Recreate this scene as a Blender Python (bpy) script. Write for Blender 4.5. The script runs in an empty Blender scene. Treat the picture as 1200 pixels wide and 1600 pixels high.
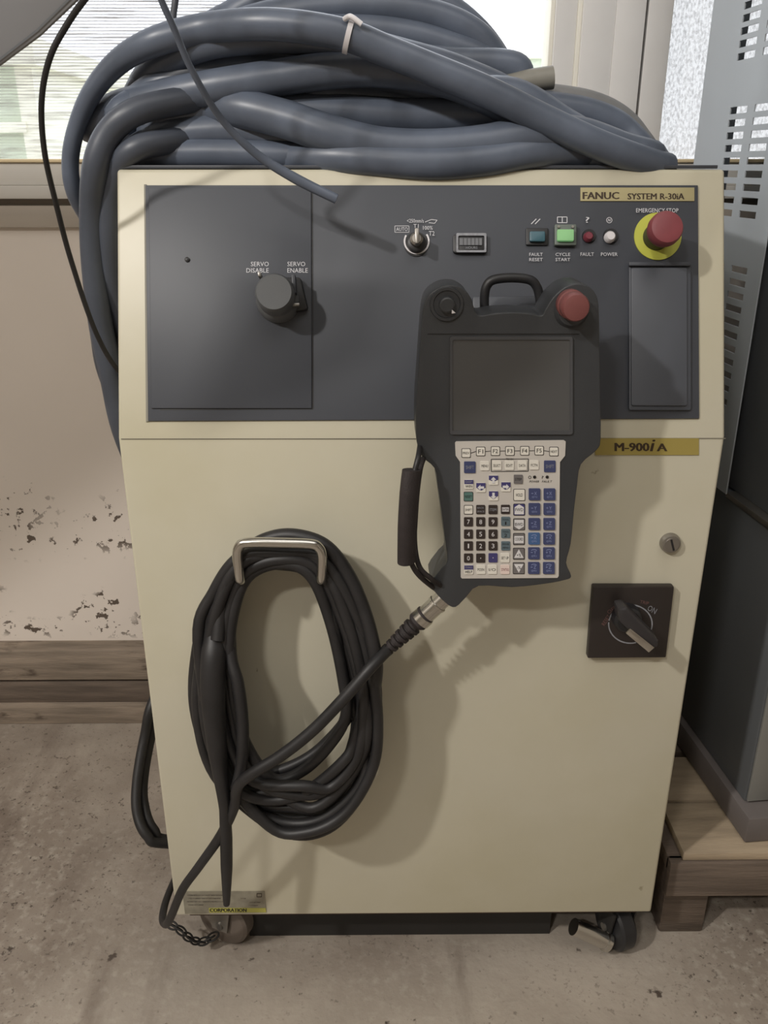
import bpy, bmesh, math, random
from mathutils import Vector, Matrix
random.seed(7)
PI = math.pi
SC = bpy.context.scene
COL = SC.collection

# ------------------------------------------------------------------ camera
FPX, PITCH, YAW, HC = 1338.7, 0.3838, -0.0088, 1.19
cam_d = bpy.data.cameras.new('camera'); cam = bpy.data.objects.new('camera', cam_d); COL.objects.link(cam)
cam.location = (0, 0, HC); cam.rotation_euler = (PI/2-PITCH, 0, YAW)
cam_d.sensor_fit = 'VERTICAL'; cam_d.sensor_height = 36; cam_d.lens = FPX/1600*36; cam_d.clip_start = 0.02
SC.camera = cam
# ------------------------------------------------------------------ world, lights, exposure
w = bpy.data.worlds.new('overcast_sky'); SC.world = w; w.use_nodes = True
bg = w.node_tree.nodes['Background']; bg.inputs[0].default_value = (0.93, 0.96, 1.0, 1); bg.inputs[1].default_value = 2.6
def area(name, loc, target, size, power, col, spread=PI):
    l = bpy.data.lights.new(name, 'AREA'); l.shape = 'RECTANGLE'; l.size, l.size_y = size; l.energy = power; l.color = col; l.spread = spread
    o = bpy.data.objects.new(name, l); COL.objects.link(o); o.location = loc
    o.rotation_euler = (Vector(target)-Vector(loc)).to_track_quat('-Z', 'Y').to_euler(); return o
area('ceiling_lamp', (-2.0, -0.9, 2.95), (0.1, 1.0, 0.6), (0.13, 0.13), 60, (1, 0.955, 0.90))
area('ceiling_lamp', (-1.1, -1.6, 3.0), (0.1, 1.0, 0.5), (0.30, 0.10), 26, (1, 0.955, 0.90))
area('ceiling_fill', (0.3, -0.2, 3.1), (0.3, -0.2, 0), (1.6, 1.6), 14, (1, 0.98, 0.96))  # added fill light, no such fitting seen
SC.view_settings.view_transform = 'Standard'; SC.view_settings.look = 'None'
SC.view_settings.exposure = 0.0; SC.view_settings.gamma = 1.0; SC.view_settings.use_curve_mapping = False

# ------------------------------------------------------------------ helpers
CAM = Vector((0, 0, HC))
_fh = Vector((-math.sin(YAW), math.cos(YAW), 0)); _z = Vector((0, 0, 1))
_F = _fh*math.cos(PITCH)-_z*math.sin(PITCH); _U = _fh*math.sin(PITCH)+_z*math.cos(PITCH); _R = Vector((math.cos(YAW), math.sin(YAW), 0))
def ray(px, py): return _F+_R*((px-600)/FPX)-_U*((py-800)/FPX)
class Plane:
    def __init__(s, o, n): s.o = Vector(o); s.n = Vector(n).normalized(); s.u = Vector((1, 0, 0)); s.v = s.n.cross(s.u)
    def pt(s, px, py, h=0):
        r = ray(px, py); return CAM+r*((s.o+s.n*h-CAM).dot(s.n)/r.dot(s.n))
    def sc(s, px, py, h=0): return (s.pt(px+1, py, h)-s.pt(px, py, h)).length
def P(px, py, y): return Plane((0, y, 0), (0, -1, 0)).pt(px, py)
def PZ(px, py, z): return Plane((0, 0, z), (0, 0, 1)).pt(px, py)
D, CX, WD = 1.0017, 0.0557, 0.74
ZF, ZB, ZT, SB = HC-0.3063, HC-1.0799, HC-0.004, 0.1194
FRONT = Plane((0, D, 0), (0, -1, 0))
UPPER = Plane((0, D, ZF), (0, -(ZT-ZF), SB))
PEND = Plane((0, D-0.088, 0), (0, -1, 0))

def tag(o, label=None, cat=None, group=None, kind=None):
    if label: o['label'] = label
    if cat: o['category'] = cat
    if group: o['group'] = group
    if kind: o['kind'] = kind
    return o
def empty(name, loc, label, cat, group=None):
    o = bpy.data.objects.new(name, None); o.empty_display_size = 0.05; COL.objects.link(o); o.location = loc
    return tag(o, label, cat, group)
def rootloc(p):
    while p is not None and p.parent is not None: p = p.parent
    return p.location.copy() if p is not None else Vector((0, 0, 0))
def mk(name, verts, faces, m, parent=None, smooth=False, bevel=0, seg=2, angle=40):
    off = rootloc(parent)
    if parent is None:                       # own origin at the base of the thing
        lo = [min(v[i] for v in verts) for i in range(3)]; hi = [max(v[i] for v in verts) for i in range(3)]
        off = Vector(((lo[0]+hi[0])/2, (lo[1]+hi[1])/2, lo[2]))
    me = bpy.data.meshes.new(name); me.from_pydata([tuple(Vector(v)-off) for v in verts], [], faces)
    bm = bmesh.new(); bm.from_mesh(me); bmesh.ops.recalc_face_normals(bm, faces=bm.faces)
    if bevel:
        es = [e for e in bm.edges if len(e.link_faces) == 2 and e.calc_face_angle(0) > 0.6]
        bmesh.ops.bevel(bm, geom=es, offset=bevel, segments=seg, affect='EDGES', profile=0.5, clamp_overlap=True)
    bm.to_mesh(me); bm.free()
    if smooth or bevel:
        for p in me.polygons: p.use_smooth = True
        me.set_sharp_from_angle(angle=math.radians(angle))
    me.materials.append(m)
    o = bpy.data.objects.new(name, me); COL.objects.link(o)
    if parent is not None: o.parent = parent
    else: o.location = off
    return o
def boxvf(x0, x1, y0, y1, z0, z1):
    v = [Vector(p) for p in ((x0, y0, z0), (x1, y0, z0), (x1, y1, z0), (x0, y1, z0), (x0, y0, z1), (x1, y0, z1), (x1, y1, z1), (x0, y1, z1))]
    return v, [(0, 1, 2, 3), (4, 5, 6, 7), (0, 1, 5, 4), (1, 2, 6, 5), (2, 3, 7, 6), (3, 0, 4, 7)]
def box(name, x0, x1, y0, y1, z0, z1, m, parent=None, bevel=0, rot=None):
    v, f = boxvf(x0, x1, y0, y1, z0, z1)
    if rot: v = [rot(p) for p in v]
    return mk(name, v, f, m, parent, bevel=bevel)
def rect(x0, y0, x1, y1): return [(x0, y0), (x1, y0), (x1, y1), (x0, y1)]
def rrect(x0, y0, x1, y1, r, n=4):
    o = []
    for cx, cy, a in ((x1-r, y0+r, -90), (x1-r, y1-r, 0), (x0+r, y1-r, 90), (x0+r, y0+r, 180)):
        for i in range(n+1):
            t = math.radians(a+90*i/n); o.append((cx+r*math.cos(t), cy+r*math.sin(t)))
    return o
def slab(name, pts, pl, h0, h1, m, parent=None, bevel=0, seg=2):
    f = [pl.pt(x, y, h1) for x, y in pts]; b = [p-pl.n*(h1-h0) for p in f]; n = len(f)
    return mk(name, f+b, [tuple(range(n)), tuple(range(2*n-1, n-1, -1))]+[(i, (i+1) % n, n+(i+1) % n, n+i) for i in range(n)], m, parent, bevel=bevel, seg=seg)
def ringslab(name, outer, inner, pl, h0, h1, m, parent=None):
    fo = [pl.pt(x, y, h1) for x, y in outer]; fi = [pl.pt(x, y, h1) for x, y in inner]; n = len(fo); d = pl.n*(h1-h0)
    v = fo+fi+[p-d for p in fo]+[p-d for p in fi]; f = []
    for i in range(n):
        j = (i+1) % n; f += [(i, j, n+j, n+i), (2*n+i, 2*n+j, j, i), (n+i, n+j, 3*n+j, 3*n+i), (2*n+i, 3*n+i, 3*n+j, 2*n+j)]
    return mk(name, v, f, m, parent)
def lathe(name, pl, c, prof, m, parent=None, n=32, href=None, axis=None, smooth=True, angle=35):
    """prof: list of (radius, height above plane); c is the pixel of the centre at height href"""
    if isinstance(c, Vector): o = c
    else:
        href = prof[-1][1] if href is None else href
        o = pl.pt(c[0], c[1], href)-pl.n*href
    ax = axis.normalized() if axis is not None else pl.n
    u = ax.orthogonal().normalized(); v = ax.cross(u); V = []; F = []
    for r, h in prof:
        for i in range(n):
            t = 2*PI*i/n; V.append(o+ax*h+(u*math.cos(t)+v*math.sin(t))*r)
    for k in range(len(prof)-1):
        for i in range(n):
            j = (i+1) % n; F.append((k*n+i, k*n+j, (k+1)*n+j, (k+1)*n+i))
    F.append(tuple(range(n-1, -1, -1))); F.append(tuple(range((len(prof)-1)*n, len(prof)*n)))
    return mk(name, V, F, m, parent, smooth=smooth, angle=angle)
def spline(pts, closed=False, sub=8):
    pts = [Vector(p) for p in pts]; n = len(pts); out = []
    for i in range(n if closed else n-1):
        if closed: a, b, c, d = pts[(i-1) % n], pts[i], pts[(i+1) % n], pts[(i+2) % n]
        else: a, b, c, d = pts[max(i-1, 0)], pts[i], pts[i+1], pts[min(i+2, n-1)]
        for k in range(sub):
            t = k/sub
            out.append(0.5*((2*b)+(c-a)*t+(2*a-5*b+4*c-d)*t*t+(3*b-a-3*c+d)*t**3))
    if not closed: out.append(pts[-1])
    return out
def tubevf(path, r, n=12, closed=False, flat=1.0):
    N = len(path); rr = r if isinstance(r, (list, tuple)) else None; V = []; F = []; prev = None
    for i, p in enumerate(path):
        if closed: t = path[(i+1) % N]-path[i-1]
        else: t = path[min(i+1, N-1)]-path[max(i-1, 0)]
        t.normalize()
        if prev is None: u = t.orthogonal().normalized()
        else: u = (prev-t*prev.dot(t)).normalized()
        prev = u; v = t.cross(u)
        if rr: q = i/(N-1)*(len(rr)-1); a = int(min(q, len(rr)-2)); R = rr[a]+(rr[a+1]-rr[a])*(q-a)
        else: R = r
        for k in range(n):
            A = 2*PI*k/n; V.append(p+(u*math.cos(A)+v*math.sin(A)*flat)*R)
    for i in range(N if closed else N-1):
        j = (i+1) % N
        for k in range(n):
            l = (k+1) % n; F.append((i*n+k, i*n+l, j*n+l, j*n+k))
    if not closed: F += [tuple(range(n-1, -1, -1)), tuple(range((N-1)*n, N*n))]
    return V, F
def tube(name, pts, r, m, parent=None, closed=False, sub=8, n=12, flat=1.0):
    V, F = tubevf(spline(pts, closed, sub), r, n, closed, flat)
    return mk(name, V, F, m, parent, smooth=True, angle=60)
_tc = {}
def textmesh(s):
    if s not in _tc:
        cu = bpy.data.curves.new('t', 'FONT'); cu.body = s; cu.resolution_u = 2
        ob = bpy.data.objects.new('t', cu); COL.objects.link(ob)
        me = bpy.data.meshes.new_from_object(ob); v = [tuple(x.co) for x in me.vertices]; f = [tuple(p.vertices) for p in me.polygons]
        bpy.data.objects.remove(ob); bpy.data.meshes.remove(me)
        x0 = min(a[0] for a in v); x1 = max(a[0] for a in v); y0 = min(a[1] for a in v); y1 = max(a[1] for a in v)
        _tc[s] = ([((a[0]-x0)/(x1-x0 or 1), (a[1]-y0)/(y1-y0 or 1)) for a in v], f)
    return _tc[s]
def text(s, b, pl, h, m, parent, name='lettering', rot=0, bold=0, shear=0):
    """flat printed text filling the rectangle b (left, top, right, bottom) on the surface"""
    v, f = textmesh(s); x0, y0, x1, y1 = b; cx, cy = (x0+x1)/2, (y0+y1)/2; c_, s_ = math.cos(rot), math.sin(rot); V = []; F = []
    for k, dx in enumerate((0,) if not bold else (-bold, 0, bold)):
        for a, bb in v:
            X = (a-.5)*(x1-x0)+dx+shear*(bb-.5)*(y1-y0); Y = -(bb-.5)*(y1-y0)
            V.append(pl.pt(cx+X*c_-Y*s_, cy+X*s_+Y*c_, h+k*2e-5))
        F += [tuple(i+k*len(v) for i in q) for q in f]
    return mk(name, V, F, m, parent)
def line(name, pts, wd, pl, h, m, parent):
    """flat printed polyline of width wd pixels"""
    V = []; F = []
    for (x0, y0), (x1, y1) in zip(pts[:-1], pts[1:]):
        L = math.hypot(x1-x0, y1-y0) or 1; nx, ny = -(y1-y0)/L*wd/2, (x1-x0)/L*wd/2; k = len(V)
        for x, y in ((x0+nx, y0+ny), (x1+nx, y1+ny), (x1-nx, y1-ny), (x0-nx, y0-ny)): V.append(pl.pt(x, y, h))
        F.append((k, k+1, k+2, k+3))
    return mk(name, V, F, m, parent)
def arc(cx, cy, r, a0, a1, n=24, ry=None):
    return [(cx+r*math.cos(math.radians(a0+(a1-a0)*i/n)), cy+(ry or r)*math.sin(math.radians(a0+(a1-a0)*i/n))) for i in range(n+1)]

# ------------------------------------------------------------------ materials
def srgb(r, g, b):
    f = lambda c: (c/255/12.92) if c/255 <= .04045 else ((c/255+.055)/1.055)**2.4
    return (f(r), f(g), f(b), 1)
def mat(name, col, rough=.5, metal=0, var=.12, scale=8, bump=0, bscale=200, coat=0, spec=.5, stretch=(1, 1, 1)):
    m = bpy.data.materials.new(name); m.use_nodes = True; nt = m.node_tree; N = nt.nodes; L = nt.links
    b = N['Principled BSDF']; b.inputs['Roughness'].default_value = rough; b.inputs['Metallic'].default_value = metal
    b.inputs['Coat Weight'].default_value = coat; b.inputs['Specular IOR Level'].default_value = spec
    tc = N.new('ShaderNodeTexCoord'); mp = N.new('ShaderNodeMapping'); mp.inputs['Scale'].default_value = stretch; L.new(tc.outputs['Object'], mp.inputs[0])
    no = N.new('ShaderNodeTexNoise'); no.inputs['Scale'].default_value = scale; no.inputs['Detail'].default_value = 6; L.new(mp.outputs[0], no.inputs['Vector'])
    cr = N.new('ShaderNodeValToRGB'); e = cr.color_ramp.elements
    e[0].position = .3; e[1].position = .7
    e[0].color = (*[c*(1-var) for c in col[:3]], 1); e[1].color = (*[min(1, c*(1+var)) for c in col[:3]], 1)
    L.new(no.outputs['Fac'], cr.inputs[0]); L.new(cr.outputs[0], b.inputs['Base Color'])
    if bump:
        n2 = N.new('ShaderNodeTexNoise'); n2.inputs['Scale'].default_value = bscale; n2.inputs['Detail'].default_value = 4; L.new(mp.outputs[0], n2.inputs['Vector'])
        bp = N.new('ShaderNodeBump'); bp.inputs['Strength'].default_value = bump; bp.inputs['Distance'].default_value = .002
        L.new(n2.outputs['Fac'], bp.inputs['Height']); L.new(bp.outputs[0], b.inputs['Normal'])
    return m
def nodes(m): return m.node_tree.nodes, m.node_tree.links, m.node_tree.nodes['Principled BSDF']
def spots(m, dark, scale, lo, hi, zr=None, stretch=(1, 1, 1), use='Object', soft=.02, dens=None):
    """mix a darker wear colour into the base colour where noise exceeds a threshold"""
    N, L, b = nodes(m); src = b.inputs['Base Color'].links[0].from_socket
    tc = N.new('ShaderNodeTexCoord'); mp = N.new('ShaderNodeMapping'); mp.inputs['Scale'].default_value = stretch; L.new(tc.outputs[use], mp.inputs[0])
    no = N.new('ShaderNodeTexNoise'); no.inputs['Scale'].default_value = scale; no.inputs['Detail'].default_value = 5; no.inputs['Roughness'].default_value = .6
    L.new(mp.outputs[0], no.inputs['Vector'])
    rm = N.new('ShaderNodeMapRange'); rm.inputs['From Min'].default_value = lo; rm.inputs['From Max'].default_value = hi; L.new(no.outputs['Fac'], rm.inputs['Value'])
    fac = rm.outputs[0]
    if zr:
        sx = N.new('ShaderNodeSeparateXYZ'); L.new(tc.outputs['Object'], sx.inputs[0])
        for lo_, hi_ in ((zr[0], zr[0]+zr[2]), (zr[1]+zr[2], zr[1])):
            r2 = N.new('ShaderNodeMapRange'); r2.inputs['From Min'].default_value = lo_; r2.inputs['From Max'].default_value = hi_
            L.new(sx.outputs['Z'], r2.inputs['Value']); mu = N.new('ShaderNodeMath'); mu.operation = 'MULTIPLY'
            L.new(fac, mu.inputs[0]); L.new(r2.outputs[0], mu.inputs[1]); fac = mu.outputs[0]
    if dens:
        n3 = N.new('ShaderNodeTexNoise'); n3.inputs['Scale'].default_value = dens[0]; L.new(tc.outputs[use], n3.inputs['Vector'])
        r3 = N.new('ShaderNodeMapRange'); r3.inputs['From Min'].default_value = dens[1]; r3.inputs['From Max'].default_value = dens[2]; L.new(n3.outputs['Fac'], r3.inputs['Value'])
        mu = N.new('ShaderNodeMath'); mu.operation = 'MULTIPLY'; L.new(fac, mu.inputs[0]); L.new(r3.outputs[0], mu.inputs[1]); fac = mu.outputs[0]
    mx = N.new('ShaderNodeMix'); mx.data_type = 'RGBA'; L.new(fac, mx.inputs['Factor']); L.new(src, mx.inputs['A']); mx.inputs['B'].default_value = dark
    L.new(mx.outputs['Result'], b.inputs['Base Color']); return m

M_cream = mat('cream_enamel', srgb(196, 191, 172), .42, var=.05, scale=3)
spots(M_cream, srgb(120, 108, 84), 28, .72, .76, stretch=(1, 1, .8), dens=(3, .45, .6))
spots(M_cream, srgb(186, 180, 155), 2.2, .45, .75)
M_panel = mat('dark_panel', srgb(64, 67, 74), .5, var=.08, scale=5)
M_cover = mat('dark_cover', srgb(67, 70, 77), .5, var=.06, scale=5)
M_edge = mat('bare_edge', srgb(120, 116, 104), .5)
M_black = mat('black_plastic', srgb(34, 34, 36), .45, var=.1)
M_housing = mat('pendant_plastic', srgb(58, 60, 63), .42, var=.08, scale=12, bump=.12, bscale=900)
M_screen = mat('screen_glass', srgb(82, 82, 82), .32, var=.05, scale=3)
M_sheet = mat('keypad_sheet', srgb(196, 191, 184), .45, var=.04)
M_cable = mat('rubber_cable', srgb(35, 34, 35), .5, var=.25, scale=30)
M_hose = mat('glare_tinted_hose', srgb(88, 96, 110), .38, var=.25, scale=14, spec=.5)  # bluish lens glare over the pile is mixed into this hose grey
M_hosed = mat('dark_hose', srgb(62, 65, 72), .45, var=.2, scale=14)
M_chrome = mat('chrome', srgb(200, 198, 192), .22, 1, var=.05)
M_steel = mat('worn_steel', srgb(150, 146, 140), .38, .85, var=.15, scale=20)
M_red = mat('red_plastic', srgb(132, 66, 72), .5, var=.08, scale=40)
M_pink = mat('faded_red_plastic', srgb(114, 66, 64), .5, var=.1, scale=40)
M_yellow = mat('yellow_ring', srgb(186, 188, 78), .5, var=.05)
M_gold = mat('gold_label', srgb(172, 156, 88), .35, .25, var=.06)
M_goldp = mat('pale_gold_label', srgb(178, 168, 128), .3, .3, var=.06)
M_ink = mat('dark_ink', srgb(58, 44, 30), .5)
M_inkb = mat('black_ink', srgb(28, 26, 26), .5)
M_white = mat('white_print', srgb(205, 205, 210), .5, var=.02)
M_dim = mat('worn_white_print', srgb(140, 142, 148), .5, var=.2, scale=200)
M_kwhite = mat('white_key', srgb(222, 218, 208), .45, var=.03)
M_kblue = mat('blue_key', srgb(62, 69, 106), .5, var=.08)
M_kbrown = mat('dark_key', srgb(52, 44, 42), .45, var=.1)
M_kteal = mat('teal_key', srgb(92, 108, 116), .45, var=.06)
M_kgrey = mat('grey_key', srgb(110, 106, 106), .45, var=.06)
M_kgreen = mat('green_key', srgb(86, 118, 112), .45, var=.06)
M_teal = mat('teal_button', srgb(58, 94, 106), .35, var=.05)
M_lampw = mat('white_lens', srgb(225, 222, 225), .25, var=.02)
M_lampr = mat('red_lens', srgb(126, 58, 70), .3, var=.05)
M_sil = mat('silver_label', srgb(150, 146, 132), .35, .4, var=.18, scale=60)
M_wood = mat('grey_wood', srgb(134, 121, 107), .75, var=.35, scale=6, bump=.5, bscale=40, stretch=(1, 8, 10))
M_woodd = mat('dark_wood', srgb(98, 86, 76), .8, var=.35, scale=6, bump=.5, bscale=40, stretch=(1, 8, 10))
M_ply = mat('plywood', srgb(158, 142, 120), .7, var=.22, scale=7, bump=.3, bscale=60, stretch=(1, 7, 7))
spots(M_wood, srgb(60, 46, 36), 9, .58, .72, stretch=(1, 3, 3)); spots(M_wood, srgb(205, 192, 172), 5, .70, .73, stretch=(1, 1, 8))
M_grey = mat('grey_enamel', srgb(166, 172, 178), .45, var=.05, scale=4)
M_greyd = mat('slate_and_shade_grey', srgb(92, 95, 98), .42, var=.08, scale=4)
M_greym = mat('lit_front_grey', srgb(128, 128, 124), .45, var=.08, scale=4)  # body grey lightened to paint in the light on the front face
M_plinth = mat('plinth_grey', srgb(104, 98, 96), .5, var=.15, scale=10)
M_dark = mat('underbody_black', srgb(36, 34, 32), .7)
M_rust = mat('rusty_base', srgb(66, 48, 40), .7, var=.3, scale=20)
M_wheel = mat('wheel_rubber', srgb(104, 94, 86), .5, var=.15, scale=20)
M_alu = mat('window_aluminium', srgb(226, 224, 222), .5, var=.06, scale=5)
M_alul = mat('window_white_edge', srgb(236, 233, 222), .5, var=.02)
M_sill = mat('sill_cream', srgb(226, 206, 168), .6, var=.05)
M_band = mat('sill_grey', srgb(208, 204, 197), .6, var=.08, scale=5, stretch=(.3, 1, 3))
M_bandd = mat('sill_dark', srgb(126, 118, 108), .6, var=.1)
M_bandb = mat('sill_brown', srgb(176, 166, 154), .6, var=.12, scale=5, stretch=(.3, 1, 3))
M_wall = mat('white_board', srgb(224, 214, 204), .6, var=.03, scale=3)
spots(M_wall, srgb(94, 82, 72), 34, .55, .57, zr=(.01, .13, .02), dens=(6, .44, .50))
spots(M_wall, srgb(98, 86, 76), 46, .60, .62, zr=(.20, .38, .05), dens=(3.5, .48, .56))
spots(M_wall, srgb(176, 164, 150), 14, .68, .8, zr=(.5, .75, .1), dens=(4, .5, .6))
M_plain = mat('plain_wall', srgb(196, 188, 176), .8, var=.05)
M_ceil = mat('ceiling_paint', srgb(190, 188, 182), .9, var=.03)
# concrete floor
M_floor = mat('concrete', srgb(168, 158, 146), .62, var=.18, scale=3.2, bump=.6, bscale=90)
spots(M_floor, srgb(112, 99, 88), 1.7, .42, .68); spots(M_floor, srgb(176, 168, 156), 60, .50, .72, dens=(2.3, .35, .7))
spots(M_floor, srgb(70, 60, 52), 75, .64, .70, dens=(2.6, .4, .62)); spots(M_floor, srgb(105, 92, 82), 12, .54, .72, stretch=(1, .25, 1), dens=(2, .45, .65))
spots(M_floor, srgb(84, 74, 66), 130, .60, .66, dens=(1.6, .38, .6)); spots(M_floor, srgb(78, 68, 60), 22, .68, .72)
def shader_mat(name):
    m = bpy.data.materials.new(name); m.use_nodes = True; N = m.node_tree.nodes; N.remove(N['Principled BSDF']); return m, N, m.node_tree.links, N['Material Output']
def glass(name, tint=(.97, .98, 1, 1), g=.06):
    m, N, L, out = shader_mat(name); t = N.new('ShaderNodeBsdfTransparent'); t.inputs[0].default_value = tint
    gl = N.new('ShaderNodeBsdfGlossy'); gl.inputs['Roughness'].default_value = .05; mx = N.new('ShaderNodeMixShader'); mx.inputs[0].default_value = g
    L.new(t.outputs[0], mx.inputs[1]); L.new(gl.outputs[0], mx.inputs[2]); L.new(mx.outputs[0], out.inputs[0]); return m
M_glass = glass('clear_glass')
def patterned(name, sc, stretch, dark, base, lo=.45, hi=.6, zfade=None):
    """sheet that lets most light through, with a fine grey texture"""
    m, N, L, out = shader_mat(name); tc = N.new('ShaderNodeTexCoord'); mp = N.new('ShaderNodeMapping'); mp.inputs['Scale'].default_value = stretch
    L.new(tc.outputs['Object'], mp.inputs[0]); no = N.new('ShaderNodeTexNoise'); no.inputs['Scale'].default_value = sc; no.inputs['Detail'].default_value = 2; L.new(mp.outputs[0], no.inputs['Vector'])
    r = N.new('ShaderNodeMapRange'); r.inputs['From Min'].default_value = lo; r.inputs['From Max'].default_value = hi
    r.inputs['To Min'].default_value = base; r.inputs['To Max'].default_value = dark; L.new(no.outputs['Fac'], r.inputs['Value'])
    t = N.new('ShaderNodeBsdfTransparent'); d = N.new('ShaderNodeBsdfDiffuse'); d.inputs[0].default_value = srgb(150, 148, 146)
    mx = N.new('ShaderNodeMixShader'); L.new(r.outputs[0], mx.inputs[0]); L.new(t.outputs[0], mx.inputs[1]); L.new(d.outputs[0], mx.inputs[2]); L.new(mx.outputs[0], out.inputs[0])
    return m, N, L, r, mx, tc
M_frost = patterned('hammered_glass', 190, (1.3, 1, .7), .58, .42, .46, .64)[0]
M_mesh, N, L, r, mx, tc = patterned('insect_mesh', 26, (.35, 1, 7), .70, .12, .5, .60)
# woven lattice of the mesh
wv = N.new('ShaderNodeTexWave'); wv.wave_type = 'BANDS'; wv.bands_direction = 'Z'; wv.inputs['Scale'].default_value = 62; wv.inputs['Distortion'].default_value = .7; wv.inputs['Detail Scale'].default_value = .6
L.new(tc.outputs['Object'], wv.inputs['Vector'])
sx = N.new('ShaderNodeSeparateXYZ'); L.new(tc.outputs['Object'], sx.inputs[0])
rz = N.new('ShaderNodeMapRange'); rz.inputs['From Min'].default_value = .07; rz.inputs['From Max'].default_value = .20; rz.inputs['To Min'].default_value = .10; rz.inputs['To Max'].default_value = .52; L.new(sx.outputs['Z'], rz.inputs['Value'])
m1 = N.new('ShaderNodeMath'); m1.operation = 'MULTIPLY'; L.new(wv.outputs['Fac'], m1.inputs[0]); L.new(rz.outputs[0], m1.inputs[1])
m2 = N.new('ShaderNodeMath'); m2.operation = 'MULTIPLY_ADD'; L.new(r.outputs[0], m2.inputs[0]); m2.inputs[1].default_value = .35; L.new(m1.outputs[0], m2.inputs[2]); L.new(m2.outputs[0], mx.inputs[0])
m_e, N, L, out = shader_mat('lit_green_lens'); em = N.new('ShaderNodeEmission'); em.inputs[0].default_value = srgb(128, 200, 132); em.inputs[1].default_value = .3
df = N.new('ShaderNodeBsdfDiffuse'); df.inputs[0].default_value = srgb(132, 168, 124); ad = N.new('ShaderNodeAddShader'); L.new(em.outputs[0], ad.inputs[0]); L.new(df.outputs[0], ad.inputs[1]); L.new(ad.outputs[0], out.inputs[0])
M_lit = m_e

# ------------------------------------------------------------------ the setting
YW = 1.70
def struct(o): return tag(o, kind='structure')
struct(box('floor', -2.6, 2.6, -2.8, YW+.3, -.05, 0, M_floor))
struct(box('ceiling', -2.6, 2.6, -2.8, YW+.3, 3.2, 3.25, M_ceil))
struct(box('wall_left', -2.65, -2.6, -2.8, YW+.3, 0, 3.2, M_plain)); struct(box('wall_right', 2.6, 2.65, -2.8, YW+.3, 0, 3.2, M_plain))
struct(box('wall_front', -2.6, 2.6, -2.85, -2.8, 0, 3.2, M_plain))
struct(box('wall_back', -2.6, 2.6, YW, YW+.06, .185, 1.083, M_wall))
wl = struct(box('wall_back', -2.6, 2.6, YW+.0, YW+.2, 2.35, 3.2, M_plain))
for i, (z0, z1, y0, m) in enumerate(((1.083, 1.122, YW-.012, M_bandb), (1.122, 1.134, YW-.002, M_bandd), (1.134, 1.157, YW-.022, M_band), (1.157, 1.196, YW-.010, M_band), (1.196, 1.202, YW-.016, M_sill))):
    struct(box('trim_%d' % (i+1), -2.6, 2.6, y0, YW+.12, z0, z1, m, bevel=.002))
struct(box('trim_6', -2.6, -1.12, .38, .42, 1.89, 2.06, M_plain, rot=lambda p: Vector((p.x, p.y, p.z+.74*(p.x+1.12) if p.z < 2.0 else p.z))))  # unseen bar, added and sloped to cast the diagonal shadow on the wall
# beams lying along the foot of the wall
yb = YW-.045
for (py0, py1, m, dy, lab) in ((1017, 1063, M_wood, 0, 'thick top beam, topmost of three grey wooden beams under the white wall board'),
                               (1066, 1098, M_woodd, .004, 'middle one of three grey wooden beams stacked along the wall foot'),
                               (1101, 1128, M_wood, -.004, 'thin lowest wooden beam lying on concrete along the wall foot')):
    z1 = P(100, py0, yb+dy).z; z0 = max(0.0, P(100, py1, yb+dy).z)
    if py1 == 1128: z0 = 0
    tag(box('wooden_beam', -1.6, .9, yb+dy, YW+.06, z0, z1, m, bevel=.003), lab, 'beam', 'wooden beams along the wall')
# window frames
win = bpy.data.objects.new('window_1', None); COL.objects.link(win); win.location = (0, YW+.05, 1.2); struct(win)
ytop, zw0, zw1 = YW+.02, 1.198, 2.35
def wx(px): return P(px, 0, ytop).x
for a, b, yo, m, nm in ((-2.6, -1.9, 0, M_alu, 'stile'), (wx(861), wx(868), -.004, M_alul, 'glazing_bead'), (wx(868), wx(902), -.01, M_alu, 'stile'), (wx(902), wx(909), -.014, M_alul, 'glazing_bead'),
                        (wx(909), wx(960), -.02, M_alu, 'stile'), (wx(960), wx(1006), -.022, M_alu, 'stile'), (wx(1006), wx(1011), .02, M_black, 'gasket'), (wx(1011), wx(1050), -.016, M_alu, 'stile'), (1.9, 2.6, 0, M_alu, 'stile')):
    box(nm, a, b, ytop+yo, ytop+.06, zw0, zw1, m, win, bevel=.0015)
box('pane', wx(250)-.0, wx(862), ytop+.03, ytop+.034, zw0, zw1, M_glass, win)
box('pane', -1.9, wx(250), ytop+.03, ytop+.034, zw0, zw1, M_glass, win)
box('pane', wx(1048), 1.9, ytop+.03, ytop+.034, zw0, zw1, M_frost, win)
tag(box('insect_screen', -1.9, wx(352), ytop+.012, ytop+.013, zw0+.004, zw1, M_mesh), 'fine woven insect screen over the left window behind the hoses', 'screen')
# outside
M_out = mat('pale_render', srgb(206, 214, 196), .9, var=.03); M_outw = mat('white_render', srgb(240, 238, 222), .9, var=.02)
M_lawn = mat('pale_ground', srgb(210, 210, 200), .9, var=.05)
struct(box('ground_outside', -30, 30, YW+.25, 40, -.3, -.25, M_lawn))
bl = empty('neighbouring_building', (P(-300, 200, 4.5).x, 4.8, -.25), 'pale green building with cream bands outside, seen through the insect screen', 'building')
xr = P(44, 180, 4.5).x
box('wall', xr-3.5, xr, 4.5, 7, -.25, 1.62, M_out, bl)
box('corner_pilaster', xr-.02, xr+.06, 4.46, 7, -.25, 1.75, M_outw, bl)
zb = P(20, 207, 4.45).z
box('band', xr-3.5, xr, 4.45, 4.5, zb, zb+.045, M_outw, bl)
box('roof_slab', xr-3.6, xr+.1, 4.4, 7.1, 1.62, 1.70, M_outw, bl)
bw = empty('boundary_wall', (0, 9, -.25), 'low pale boundary wall outside the clear window pane', 'wall')
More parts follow.
